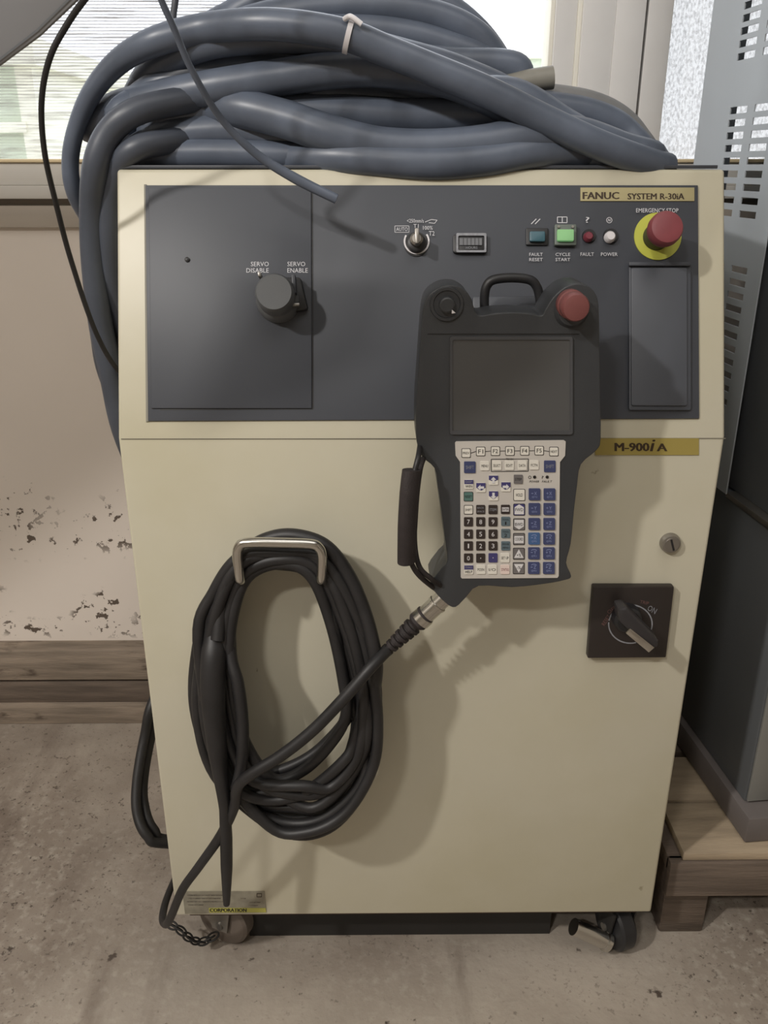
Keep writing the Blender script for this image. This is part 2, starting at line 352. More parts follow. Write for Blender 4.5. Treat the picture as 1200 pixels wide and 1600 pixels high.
zc = P(840, 92, 9).z
box('wall_face', -1.2, 1.78, 9, 9.2, -.25, zc, M_out, bw); box('coping', -1.25, 1.82, 8.95, 9.25, zc, zc+.06, M_outw, bw)

# ------------------------------------------------------------------ control cabinet
XL, XR = CX-WD/2, CX+WD/2
YBK = 1.55
cab = empty('control_cabinet', (CX, D+.27, 0), 'tall cream robot control cabinet with dark operator panel, standing on casters', 'cabinet')
prof = [(D, ZB), (D, ZF), (D+SB, ZT), (YBK, ZT), (YBK, ZB)]
V = [Vector((XL, y, z)) for y, z in prof]+[Vector((XR, y, z)) for y, z in prof]
mk('body', V, [(0, 1, 2, 3, 4), (9, 8, 7, 6, 5)]+[(i, (i+1) % 5, 5+(i+1) % 5, 5+i) for i in range(5)], M_cream, cab, bevel=.004, seg=3)
box('lid', XL+.004, XR-.008, D+SB+.003, YBK+.01, ZT+.001, ZT+.005, M_panel, cab, bevel=.001)
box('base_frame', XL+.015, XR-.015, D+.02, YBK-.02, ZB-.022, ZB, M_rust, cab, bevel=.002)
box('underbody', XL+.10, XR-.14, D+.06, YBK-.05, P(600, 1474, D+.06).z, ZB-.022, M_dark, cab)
# door edge lines
line('door_joint', [(189, 686), (1134, 685)], 1.5, FRONT, .0006, M_edge, cab)
# operator panel
op = slab('operator_panel', [(227, 289), (1091, 289), (1093, 654), (231, 658)], UPPER, 0, .003, M_panel, cab, bevel=.001)
slab('panel_gasket', [(225, 288), (229, 288), (233, 658), (228, 659)], UPPER, 0, .0022, M_edge, cab)
slab('connection_cover', [(232, 293), (486, 293), (487, 638), (236, 638)], UPPER, .003, .0055, M_cover, op, bevel=.0008)
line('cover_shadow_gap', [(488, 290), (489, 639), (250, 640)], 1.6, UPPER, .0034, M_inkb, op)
lathe('screw', UPPER, (292, 405), [(.003, .005), (.003, .007), (.0015, .0078)], M_black, op, n=12)
# port cover on the right
pc = slab('port_cover', rrect(983, 409, 1080, 641, 3), UPPER, .003, .007, M_cover, op, bevel=.001)
slab('flap', rrect(987, 418, 1074, 634, 3), UPPER, .007, .0095, mat('port_flap', srgb(74, 77, 84), .45), op, bevel=.001)
slab('hinge_rail', rect(983, 409, 1080, 415), UPPER, .007, .012, M_cover, op, bevel=.001)
# name plates
slab('maker_plate', rect(907, 293, 1085, 314), UPPER, .003, .0042, M_goldp, op)
text('FANUC', (911, 300, 967, 311), UPPER, .0045, M_ink, op, bold=.7)
text('SYSTEM R-30iA', (981, 302, 1069, 311.5), UPPER, .0045, M_ink, op, bold=.5)
mp_ = slab('model_plate', rect(930, 685, 1092, 711), FRONT, 0, .0012, M_gold, cab)
text('M-900', (961, 692, 1014, 705), FRONT, .0016, M_ink, mp_, bold=.9); text('i', (1018, 687, 1021.5, 705), FRONT, .0016, M_ink, mp_, bold=.7, shear=.25); text('A', (1027, 693, 1042, 705), FRONT, .0016, M_ink, mp_, bold=.9)
# servo switch
T = lambda s, b, **k: text(s, b, UPPER, .006, M_white, op, **k)
T('SERVO', (392, 409, 420, 416)); T('DISABLE', (385, 419, 420, 426)); T('SERVO', (449, 409, 477, 416)); T('ENABLE', (449, 419, 481, 426))
sv = slab('servo_switch', [(406, 432), (470, 432), (482, 484), (440, 490), (412, 484)], UPPER, .0055, .016, M_black, op, bevel=.004)
s_ = UPPER.sc(430, 455)
lathe('knob', UPPER, (428, 456), [(34*s_, .006), (33*s_, .020), (29*s_, .024), (29*s_, .048), (26*s_, .052)], mat('knob_grey', srgb(92, 94, 96), .45), op, n=36)
slab('padlock_tab', [(455, 428), (461, 428), (463, 458), (457, 458)], UPPER, .018, .034, M_hosed, op, bevel=.001)
slab('padlock_tab', [(402, 424), (407, 424), (409, 432), (403, 432)], UPPER, .006, .03, M_steel, op, bevel=.001)
slab('clip', [(452, 474), (468, 473), (468, 478), (452, 479)], UPPER, .02, .030, M_steel, op, bevel=.001)
# mode key switch
ks = lathe('key_switch', UPPER, (651, 378), [(19*s_, .003), (19*s_, .0045), (15*s_, .0045), (14*s_, .012), (12*s_, .013)], M_black, op)
line('dial_mark', arc(651, 377, 19, -35, 210), 2.6, UPPER, .0052, M_lampw, op)
lathe('lock_barrel', UPPER, (651, 372), [(10*s_, .010), (10*s_, .020), (7*s_, .022)], M_steel, op, n=24)
slab('key', [(648, 356), (655, 356), (655, 380), (649, 380)], UPPER, .022, .034, M_steel, op, bevel=.001)
line('frame_mark', [(617, 353), (639, 353), (639, 363), (617, 363), (617, 353)], .9, UPPER, .0036, M_white, op); T('AUTO', (619, 355, 637, 361))
T('<250mm/s', (636, 342, 662, 348)); T('T1', (646, 350, 654, 356)); T('100%', (661, 353, 676, 359)); T('T2', (670, 361, 679, 368)); line('robot_mark', [(664, 347), (674, 343), (683, 344), (679, 349), (670, 348)], 1, UPPER, .0036, M_white, op)
# hour meter
hm = slab('hour_meter', rrect(708, 366, 761, 395, 4), UPPER, .003, .008, M_black, op, bevel=.001)
ringslab('meter_frame', rrect(713, 364, 760, 394, 2), rrect(716, 368, 757, 391, 2), UPPER, .008, .010, M_dim, op)
slab('counter_window', rect(718, 372, 753, 383), UPPER, .008, .0095, mat('counter_face', srgb(116, 118, 122), .3), op)
for k in range(5): line('digit_divider', [(724+k*6, 372), (724+k*6, 383)], .8, UPPER, .0098, M_inkb, op)
text('HOURS', (728, 385, 746, 389), UPPER, .0085, M_dim, op)
# buttons and lamps
slab('button_bezel', rrect(822, 356, 857, 383, 2), UPPER, .003, .006, M_black, op, bevel=.001); slab('fault_reset_button', rrect(828, 361, 852, 377, 2), UPPER, .006, .011, M_teal, op, bevel=.001)
line('reset_mark', [(830, 350), (838, 342)], 1.4, UPPER, .0036, M_white, op); line('reset_mark', [(836, 350), (844, 342)], 1.4, UPPER, .0036, M_white, op)
T('FAULT', (827, 395, 848, 400)); T('RESET', (827, 403, 848, 408))
slab('button_bezel', rrect(867, 350, 901, 383, 2), UPPER, .003, .010, mat('grey_bezel', srgb(96, 104, 98), .4), op, bevel=.001)
slab('cycle_start_button', rrect(871, 358, 897, 376, 2), UPPER, .010, .015, M_lit, op, bevel=.001)
for x in (873, 895): lathe('screw', UPPER, (x, 354), [(.0016, .010), (.0016, .012)], M_steel, op, n=10)
line('start_mark', [(871, 339), (886, 339), (886, 348), (871, 348), (871, 339)], 1.2, UPPER, .0036, M_white, op); line('start_mark', [(878.5, 339), (878.5, 348)], 1.4, UPPER, .0036, M_white, op)
T('CYCLE', (868, 395, 891, 400)); T('START', (868, 403, 891, 408))
lathe('lamp_bezel', UPPER, (921, 368), [(11*s_, .003), (10*s_, .006), (8*s_, .006)], M_black, op, n=24); lathe('fault_lamp', UPPER, (921, 368), [(8*s_, .005), (7.5*s_, .009), (5*s_, .012)], M_lampr, op, n=24)
T('?', (915, 339, 921, 348)); T('FAULT', (907, 394.5, 928, 400))
lathe('lamp_bezel', UPPER, (955, 368), [(12*s_, .003), (11*s_, .006), (9*s_, .006)], M_black, op, n=24); lathe('power_lamp', UPPER, (955, 368), [(9*s_, .005), (8.5*s_, .010), (6*s_, .013)], M_lampw, op, n=24)
line('power_mark', arc(952, 344, 4.2, 0, 360), 1, UPPER, .0036, M_white, op); line('power_mark', [(950, 346), (951, 342), (953, 346), (954, 342)], .9, UPPER, .0036, M_white, op)
T('POWER', (939, 394.5, 965, 400))
# emergency stop
T('EMERGENCY STOP', (994, 325.5, 1060, 332))
lathe('stop_ring', UPPER, (1028, 369), [(37*s_, .003), (37*s_, .0045)], M_yellow, op, n=48)
lathe('stop_collar', UPPER, (1032, 364), [(21*s_, .0045), (20*s_, .020), (15*s_, .022), (15*s_, .045)], M_black, op, n=36, href=.02)
lathe('stop_button', UPPER, (1041, 356), [(15*s_, .040), (24*s_, .043), (25.5*s_, .048), (25.5*s_, .056), (23*s_, .060), (16*s_, .062)], M_red, op, n=48, href=.056)
# door lock
s2 = FRONT.sc(1050, 850)
lk = lathe('door_lock', FRONT, (1050, 852), [(16*s2, 0), (16*s2, .004), (14*s2, .008), (11*s2, .0085), (11*s2, .010)], M_steel, cab, n=32)
slab('key_slot', [(1047.5, 844), (1050.5, 843), (1054.5, 860), (1051.5, 861)], FRONT, .010, .0106, M_black, lk)
# breaker switch
bk = slab('breaker_plate', [(927, 917), (1054, 917), (1041, 1028), (918, 1029)], FRONT, 0, .012, mat('breaker_black', srgb(44, 38, 36), .45), cab, bevel=.002)
line('dial_ring', arc(985, 975, 34, -170, 60, ry=30)+[], 2.0, FRONT, .0125, M_dim, bk); line('dial_ring', arc(985, 975, 34, 75, 185, ry=30), 2.0, FRONT, .0125, M_dim, bk)
for s, b, r_ in (('ON', (1012, 948, 1026, 957), .5), ('TRIP', (1000, 939, 1014, 944), .2), ('RESET', (938, 966, 956, 972), -1.0), ('OFF', (948, 950, 964, 956), -.6)):
    text(s, b, FRONT, .0125, M_dim if s == 'ON' else mat('faint_print', srgb(112, 82, 78), .5), bk, rot=r_)
s3 = FRONT.sc(985, 975)
lathe('hub', FRONT, (983, 972), [(22*s3, .012), (21*s3, .026), (17*s3, .030)], M_black, bk, n=32)
slab('handle', [(966, 952), (980, 950), (1030, 1002), (1028, 1012), (1014, 1014), (968, 972)], FRONT, .026, .052, mat('handle_black', srgb(50, 48, 50), .4), bk, bevel=.003)
slab('handle_badge', [(985, 982), (1023, 1012), (1014, 1020), (978, 990)], FRONT, .050, .0545, M_chrome, bk, bevel=.0008)
# rating label
rl = slab('rating_label', [(285, 1393), (413, 1393), (416, 1426), (289, 1428)], FRONT, 0, .0012, M_sil, cab)
slab('yellow_strip', [(326, 1419), (415, 1419), (416, 1425.5), (327, 1426)], FRONT, .0012, .0016, mat('label_yellow', srgb(176, 172, 84), .4), cab)
text('CORPORATION', (328, 1419.5, 385, 1425), FRONT, .0019, M_inkb, rl, bold=.35)
for k, (a, b_, y) in enumerate(((292, 352, 1399), (294, 345, 1404), (292, 350, 1409), (376, 384, 1404), (390, 407, 1410), (390, 403, 1415), (294, 318, 1414))):
    line('faded_print', [(a, y), (b_, y)], 1.6, FRONT, .0015, mat('faint_grey_print', srgb(112, 106, 94), .6, var=.5, scale=300), rl)
ringslab('mark_frame', rect(401, 1396, 409, 1402), rect(402, 1397, 408, 1401), FRONT, .0012, .0015, M_ink, rl)
# scuffs on door handled by material. chrome cable hook
def hookz(px, py, h, h2):
    p = FRONT.pt(px, py, h); return Vector((p.x, D-h2, p.z))
hb = [hookz(376, 908, .07, .002), hookz(376, 908, .07, .03), hookz(376, 908, .07, .058), FRONT.pt(375, 906, .068), FRONT.pt(373, 890, .072), FRONT.pt(371, 868, .074), FRONT.pt(374, 854, .075), FRONT.pt(386, 848, .076), FRONT.pt(435, 848, .076), FRONT.pt(485, 850, .076), FRONT.pt(498, 856, .075), FRONT.pt(503, 868, .074), FRONT.pt(503, 890, .072), FRONT.pt(502, 906, .068), hookz(502, 908, .07, .058), hookz(502, 908, .07, .03), hookz(502, 908, .07, .002)]
tube('cable_hook', hb, .0062, M_chrome, cab, sub=8, n=16)
for e in (hb[0], hb[-1]): lathe('hook_foot', None, Vector((e.x, D, e.z)), [(.010, 0), (.009, .004)], M_steel, cab, n=20, axis=Vector((0, -1, 0)))
# pendant hanger
slab('hanger_bracket', [(738, 462), (852, 462), (852, 500), (738, 500)], UPPER, .003, .05, M_panel, cab, bevel=.003)
Y1 = D-.03
hp = [P(757, 488, Y1), P(757, 462, Y1), P(761, 446, Y1), P(772, 437, Y1), P(800, 434, Y1), P(827, 437, Y1), P(838, 447, Y1), P(843, 464, Y1), P(845, 488, Y1)]
tube('hanger_loop', hp, .0052, M_black, cab, sub=8, n=12)
# casters
def caster(x, y, ang, m=M_wheel, r=.042):
    c = Vector((x, y, r)); ax = Vector((math.cos(ang), math.sin(ang), 0))
    cs = lathe('caster', None, c-ax*.014, [(r*.55, -.001), (r*.9, 0), (r, .004), (r, .024), (r*.9, .028), (r*.55, .029)], m, cab, n=32, axis=ax)
    lathe('axle', None, c-ax*.024, [(.007, 0), (.007, .048)], M_steel, cs, n=12, axis=ax)
    for s in (-1, 1):
        q = ax*(s*.020); f = ax.cross(_z)*.014
        pts = [c+q-f-_z*.010, c+q+f-_z*.010, c+q+f*1.6+_z*(ZB-.024-r), c+q-f*1.6+_z*(ZB-.024-r)]
        t = ax*.0015
        mk('fork', [p+t for p in pts]+[p-t for p in pts], [(0, 1, 2, 3), (7, 6, 5, 4), (0, 4, 5, 1), (1, 5, 6, 2), (2, 6, 7, 3), (3, 7, 4, 0)], M_steel if m is M_wheel else M_dark, cs)
    return cs
caster(-.250, 1.060, 1.15, r=.046); rcast = caster(.388, 1.045, .35, M_black); caster(-.30, 1.47, .2, mat('brown_wheel', srgb(92, 74, 60), .55)); caster(.38, 1.46, 0, M_black)
# chrome brake pedal of the front right caster, and the small chain by the left one
fj = [P(896, 1448, D+.02), P(950, 1472, D+.02)]; ax = (fj[1]-fj[0])
ped = lathe('chrome_pedal', None, fj[0], [(.0135, 0), (.0135, ax.length*.88), (.016, ax.length*.9), (.016, ax.length)], M_chrome, cab, n=28, axis=ax, angle=30)
tube('pedal_arm', [fj[1]-ax*.1, fj[1]+Vector((.008, .02, .004)), Vector((.385, 1.045, .05))], .008, M_dark, ped, n=10)
cp = spline([P(259, 1441, D+.02), P(280, 1452, D+.01), P(296, 1466, D+.01), P(315, 1472, D+.02), P(335, 1462, D+.03)], False, 3)
for k in range(len(cp)-1):
    c = (cp[k]+cp[k+1])/2; t = (cp[k+1]-cp[k]).normalized(); u = t.orthogonal().normalized(); u = u if k % 2 else t.cross(u)
    tube('chain_link', [c+t*(.0105*math.cos(a*PI/4))+u*(.0055*math.sin(a*PI/4)) for a in range(8)], .0016, M_dark, cab, closed=True, sub=2, n=6)

# ------------------------------------------------------------------ teach pendant
pe = empty('teach_pendant', PEND.pt(790, 915)+Vector((0, .03, 0)), 'dark grey handheld teach pendant with keypad and blank screen, hung on the cabinet front', 'control pad')
ol = [(651, 690), (650, 640), (653, 590), (658, 520), (662, 480), (671, 460), (690, 448), (710, 446), (727, 454), (737, 468), (741, 482), (749, 493), (770, 490), (800, 488), (830, 490), (846, 493), (852, 484), (864, 465), (882, 449), (902, 443), (920, 448), (932, 462), (936, 485), (937, 540), (938, 610), (939, 685), (932, 704), (908, 726), (902, 760), (897, 800), (892, 850), (885, 880), (893, 901), (882, 907), (850, 913), (800, 918), (748, 916), (728, 934), (712, 949), (698, 944), (680, 926), (673, 912), (690, 888), (699, 876), (695, 840), (690, 800), (684, 760), (679, 732), (660, 714)]
def smooth_px(pts, sub=3):
    return [(v.x, v.y) for v in spline([Vector((a, b, 0)) for a, b in pts], True, sub)]
slab('housing', smooth_px(ol), PEND, -.055, 0, M_housing, pe, bevel=.007, seg=3)
ringslab('screen_bezel', rrect(703, 526, 895, 679, 4), rrect(707, 531, 891, 674, 3), PEND, -.001, .0022, mat('bezel_grey', srgb(74, 75, 78), .35), pe)
slab('display', rect(706, 530, 892, 675), PEND, -.001, .0008, M_screen, pe)
line('seam', [(668, 522), (905, 522)], 1.2, PEND, .0006, M_inkb, pe)
sp = PEND.sc(800, 700)
lathe('selector_socket', PEND, (699, 477), [(25*sp, 0), (24*sp, .003), (20*sp, .003), (19*sp, .0015), (12*sp, .0015), (11*sp, .008), (9*sp, .009)], M_housing, pe, n=32)
slab('selector_pointer', [(706, 484), (712, 489), (706, 490)], PEND, .008, .0096, M_lampw, pe)
lathe('stop_collar', PEND, (895, 486), [(26*sp, 0), (23*sp, .004), (21*sp, .006)], M_housing, pe, n=36)
lathe('stop_button', PEND, (899, 480), [(20*sp, .002), (21*sp, .004), (21*sp, .014), (19*sp, .016), (20*sp, .018), (20*sp, .032), (18*sp, .035), (12*sp, .036)], M_pink, pe, n=40, href=.030)
sh = slab('keypad', [(711, 692), (713, 690), (881, 688), (884, 690), (883, 712), (875, 722), (873, 900), (871, 903), (722, 904), (720, 902), (719, 722), (712, 712)], PEND, -.001, .0012, M_sheet, pe)
def KX(x): return 710+x/6.96
def KY(y): return 680+y/6.96
def key(x, y, s, m, txt=None, tm=None, border=False, name='key', tb=None, h=.0022):
    cx, cy = KX(x), KY(y)
    if border: slab('key_border', rrect(cx-s/2-.9, cy-s/2-.9, cx+s/2+.9, cy+s/2+.9, 1.6, 3), PEND, .001, .0017, M_inkb, sh)
    k = slab(name, rrect(cx-s/2, cy-s/2, cx+s/2, cy+s/2, 1.4, 3), PEND, .001, h, m, sh)
    if txt:
        rows = txt.split('/') if len(txt) > 3 else [txt]; n = len(rows)
        for i, t in enumerate(rows):
            w_ = min(s*.82, (2.9 if n > 1 or len(t) > 3 else 4.2)*len(t)*.8+1); hh = (s*.5 if len(t) <= 2 else s*.3)/max(1, n*.75); w_ = {'1': 2, '.': 1.5, ',': 1.5}.get(t, 4.4) if len(t) == 1 else w_; hh = 2 if t in '.,' else hh; yc = cy+(i-(n-1)/2)*s*.4
            text(t, (cx-w_/2, yc-hh/2, cx+w_/2, yc+hh/2), PEND, h+.0002, tm or M_inkb, sh)
    return k
M_kw2 = mat('legend_white', srgb(215, 213, 214), .5)
fk = [(127, 195), (286, 177), (446, 173), (604, 172), (765, 170), (922, 168), (1082, 178)]
for (x, y), s in zip(fk, ('PREV', 'F1', 'F2', 'F3', 'F4', 'F5', 'NEXT')): key(x, y, 12.6, M_kwhite, s, border=True)
for (a, b), (c, d) in zip(fk[:-1], fk[1:]): line('link_mark', [(KX(a+52), KY(b)), (KX(c-52), KY(d))], 1.0, PEND, .0014, M_inkb, sh)
key(168, 350, 18, M_kblue, 'SHIFT', M_dim); key(1038, 340, 18, M_kblue, 'SHIFT', M_dim)
for x, y, s in ((330, 335, 'MENU'), (462, 330, 'SELECT'), (598, 330, 'EDIT'), (738, 330, 'DATA'), (868, 326, 'FCTN')): key(x, y, 14, M_kwhite, s)
line('group_frame', [(KX(400), KY(262)), (KX(805), KY(258)), (KX(803), KY(392)), (KX(402), KY(396)), (KX(400), KY(262))], 1.1, PEND, .0014, M_inkb, sh); text('TEACH', (KX(560), KY(250), KX(640), KY(270)), PEND, .0016, M_inkb, sh)
# arrows
M_kpur = mat('indigo_key', srgb(66, 62, 112), .45)
def arrow(x, y, ang, s=14.5):
    key(x, y, s, M_kwhite); cx, cy = KX(x), KY(y)
    if ang == -90: hp_ = [(-.5, -.5), (.5, -.5), (.5, -.05), (.15, .1), (-.15, .1), (-.5, -.05)]
    elif ang == 90: hp_ = [(-.5, -.5), (.5, -.5), (.5, 0), (0, .38), (-.5, 0)]
    else: hp_ = [(-.5, -.5), (.5, -.5), (.5, .0), (.1, .3), (-.1, .3), (-.5, .0)]
    slab('key_print', [(cx+a*s, cy+b*s) for a, b in hp_], PEND, .0022, .0024, M_kpur, sh)
    A = [(.36, 0), (.05, -.30), (.05, -.13), (-.34, -.13), (-.34, .13), (.05, .13), (.05, .30)]; c_, s_2 = math.cos(math.radians(ang)), math.sin(math.radians(ang))
    slab('arrow_print', [(cx+(a*c_-b*s_2)*s, cy+(a*s_2+b*c_)*s) for a, b in A], PEND, .0024, .0026, M_kw2, sh)
arrow(425, 490, -90); arrow(288, 570, 180); arrow(560, 562, 0); arrow(425, 660, 90)
def half(x, y, lo):
    key(x, y, 14, M_kwhite); cx, cy = KX(x), KY(y); slab('key_print', rect(cx-7, cy-7, cx+7, cy-.5), PEND, .0022, .0024, M_kpur, sh)
    text('DIAG' if lo == 'HELP' else 'DISP', (cx-5, cy-5.5, cx+5, cy-2.5), PEND, .0026, M_dim, sh)
    text(lo, (cx-5.5, cy+1, cx+5.5, cy+5), PEND, .0026, M_inkb, sh)
half(157, 535, 'WIN'); half(156, 1465, 'HELP')
key(153, 668, 13, M_kgreen, 'RESET', M_inkb, True); key(695, 480, 14, M_kgrey, 'STEP', M_inkb)
for x, s in ((873, 'POWER'), (1010, 'FAULT')):
    lathe('status_light', PEND, (KX(x), KY(457)), [(2.7*sp, .001), (2.4*sp, .002)], M_inkb, sh, n=14)
    text(s, (KX(x-55), KY(492), KX(x+50), KY(516)), PEND, .0015, M_inkb, sh, shear=.3)
line('power_mark', arc(KX(820), KY(458), 2.1, 0, 360, 12), .8, PEND, .0015, M_inkb, sh); text('?', (KX(948), KY(442), KX(970), KY(474)), PEND, .0015, M_inkb, sh)
for y, s in ((650, 'HOLD'), (810, 'FWD'), (970, 'BWD'), (1130, 'COORD'), (1290, ''), (1447, '')):
    cx, cy = KX(706-(y-650)/130), KY(y)
    if s in ('HOLD',): key(706, y, 16.6, M_kwhite, s, border=True)
    else:
        key(706-(y-650)/130, y, 16.6, M_kpur if s == 'FWD' else M_kgrey, border=True)
        if s == 'FWD': q = [(0, -.5), (.44, -.22), (.44, .44), (-.44, .44), (-.44, -.22)]
        elif s == 'BWD': q = [(-.44, -.42), (.44, -.42), (.44, .2), (0, .48), (-.44, .2)]
        elif s == 'COORD': q = [(-.44, -.28), (.44, -.28), (.44, .38), (-.44, .38)]
        elif y == 1290: q = [(0, -.42), (.44, .38), (-.44, .38)]
        else: q = [(-.44, -.38), (.44, -.38), (0, .42)]
        slab('key_print', [(cx+a*16.6, cy+b*16.6) for a, b in q], PEND, .0022, .0024, M_kw2, sh)
        text(s or ('+%' if y == 1290 else '-%'), (cx-(6.3 if s else 3.4), cy-2.4+(2 if y == 1290 else -1 if y == 1447 else 0), cx+(6.3 if s else 3.4), cy+2.4+(2 if y == 1290 else -1 if y == 1447 else 0)), PEND, .0026, M_inkb, sh)
M_jog = mat('blue_legend', srgb(140, 150, 190), .5)
for i, y in enumerate((645, 805, 968, 1127, 1287, 1447)):
    for x, sg in ((872-i*1.5, '-'), (1035-i*1.5, '+')):
        a = 'XYZXYZ'[i]; key(x, y, 18, M_kblue if not (i == 3 and sg == '-') else mat('teal_blue_key', srgb(66, 96, 140), .45), h=.0030)
        cx, cy = KX(x), KY(y); text(sg, (cx-5, cy-2.2, cx-2, cy-1.2) if sg == '-' else (cx-5, cy-3.4, cx-1.8, cy-.2), PEND, .0032, M_jog, sh)
        text(a, (cx-.5, cy-4.2, cx+3.6, cy+.8), PEND, .0032, M_jog, sh)
        text('(J%d)' % (i+1), (cx-4, cy+2.4, cx+4, cy+5.6), PEND, .0032, M_jog, sh)
        if i > 2: line('turn_mark', arc(cx, cy-3, 4.8, -150, -30, 8, ry=3.4), .9, PEND, .0032, M_jog, sh)
key(153, 812, 12.6, M_kwhite, 'SHIFT', border=True); key(286, 810, 14, M_kbrown, 'BACK/SPACE', M_dim); key(420, 810, 14, M_kbrown, 'ITEM', M_dim)
key(555, 808, 14, M_kbrown); cx, cy = KX(555), KY(808); slab('key_print', rect(cx-5.4, cy-3.2, cx+5.4, cy+3.2), PEND, .0022, .0024, M_kw2, sh); text('ENTER', (cx-5, cy-1.8, cx+5, cy+1.8), PEND, .0026, M_inkb, sh)
for y, row in ((943, '789'), (1077, '456'), (1205, '123')):
    for x, c in zip((153, 286, 420), row): key(x, y, 14, M_kbrown, c, M_kw2)
key(153, 1338, 14, M_kbrown, '0', M_kw2); key(286, 1338, 14, M_kbrown, '.', M_kw2); key(420, 1335, 14, M_kpur, ',', M_kw2)
for y, s in ((938, 'TOOL/1'), (1070, 'TOOL/2'), (1205, 'MOVE/MENU')): key(558, y, 14, M_kteal, s, M_inkb)
key(550, 1335, 14, M_kwhite, 'SET UP'); key(288, 1462, 14, M_kwhite, 'POSN'); key(412, 1462, 14, M_kwhite, 'I/O'); key(550, 1462, 14, mat('pink_key', srgb(222, 204, 196), .45), 'STATUS', M_lampr)
# cable gland block, connector, hand strap
M_strap = mat('strap_fabric', srgb(44, 38, 38), .7, var=.2, scale=60, bump=.3, bscale=600)
tube('hand_grip', [P(643, 734, D-.115), P(640, 770, D-.118), P(637, 820, D-.118), P(635, 878, D-.115)], [.0115, .0125, .0125, .0115], M_strap, pe, n=20, flat=.8)
tube('strap', [P(657, 690, D-.07), P(654, 712, D-.105), P(648, 736, D-.114)], .0032, M_cable, pe, n=8)
tube('strap', [P(666, 708, D-.07), P(656, 735, D-.10), P(649, 800, D-.08), P(648, 850, D-.085), P(655, 885, D-.10), P(672, 903, D-.10), P(694, 918, D-.08)], .0032, M_strap, pe, n=8)
tube('strap', [P(641, 876, D-.115), P(652, 896, D-.11), P(672, 914, D-.09), P(690, 926, D-.075)], .0032, M_strap, pe, n=8)
a, b = P(700, 928, D-.075), P(656, 969, D-.075); ax = b-a
lathe('plug', None, a, [(.011, 0), (.011, ax.length*.35), (.0125, ax.length*.36), (.0125, ax.length*.42), (.0115, ax.length*.43), (.0115, ax.length*.8), (.0132, ax.length*.82), (.0132, ax.length)], M_chrome, pe, n=28, axis=ax)
# ------------------------------------------------------------------ pendant cable
pcb = empty('pendant_cable', FRONT.pt(450, 1300, .06), 'long black cable coiled over the chrome hook and plugged into the teach pendant', 'cable')
YC = D-.075
a, b = P(668, 957, YC), P(596, 1024, YC); ax = b-a; Lb = ax.length; pr = [(.0085, 0), (.0125, .003), (.0128, Lb*.22)]
for k in range(6):
    t0 = .28+k*.105; rb = .0115-.0007*k; pr += [(rb-.003, Lb*t0), (rb-.003, Lb*(t0+.03)), (rb, Lb*(t0+.035)), (rb, Lb*(t0+.085))]
pr += [(.007, Lb*.95), (.0065, Lb)]
lathe('strain_relief', None, a, pr, M_strap, pcb, n=24, axis=ax, angle=25)
def F(px, py, h): return FRONT.pt(px, py, h)
rc = .0076
def cst(pts, r=rc, closed=False, name='strand', m=M_cable): return tube(name, [F(*p) for p in pts], r, m, pcb, closed=closed, sub=7, n=12)
cst([(604, 1017, .078), (580, 1042, .098), (540, 1088, .11), (490, 1140, .115), (440, 1180, .118), (395, 1208, .118), (372, 1228, .112), (366, 1260, .10), (345, 1305, .095), (310, 1355, .09), (285, 1390, .085), (268, 1430, .065), (260, 1444, .045), (254, 1436, .02), (258, 1412, -.02), (268, 1385, -.07), (275, 1370, -.12)], r=[.0076, .0076, .0074, .0062, .0058, .0055])
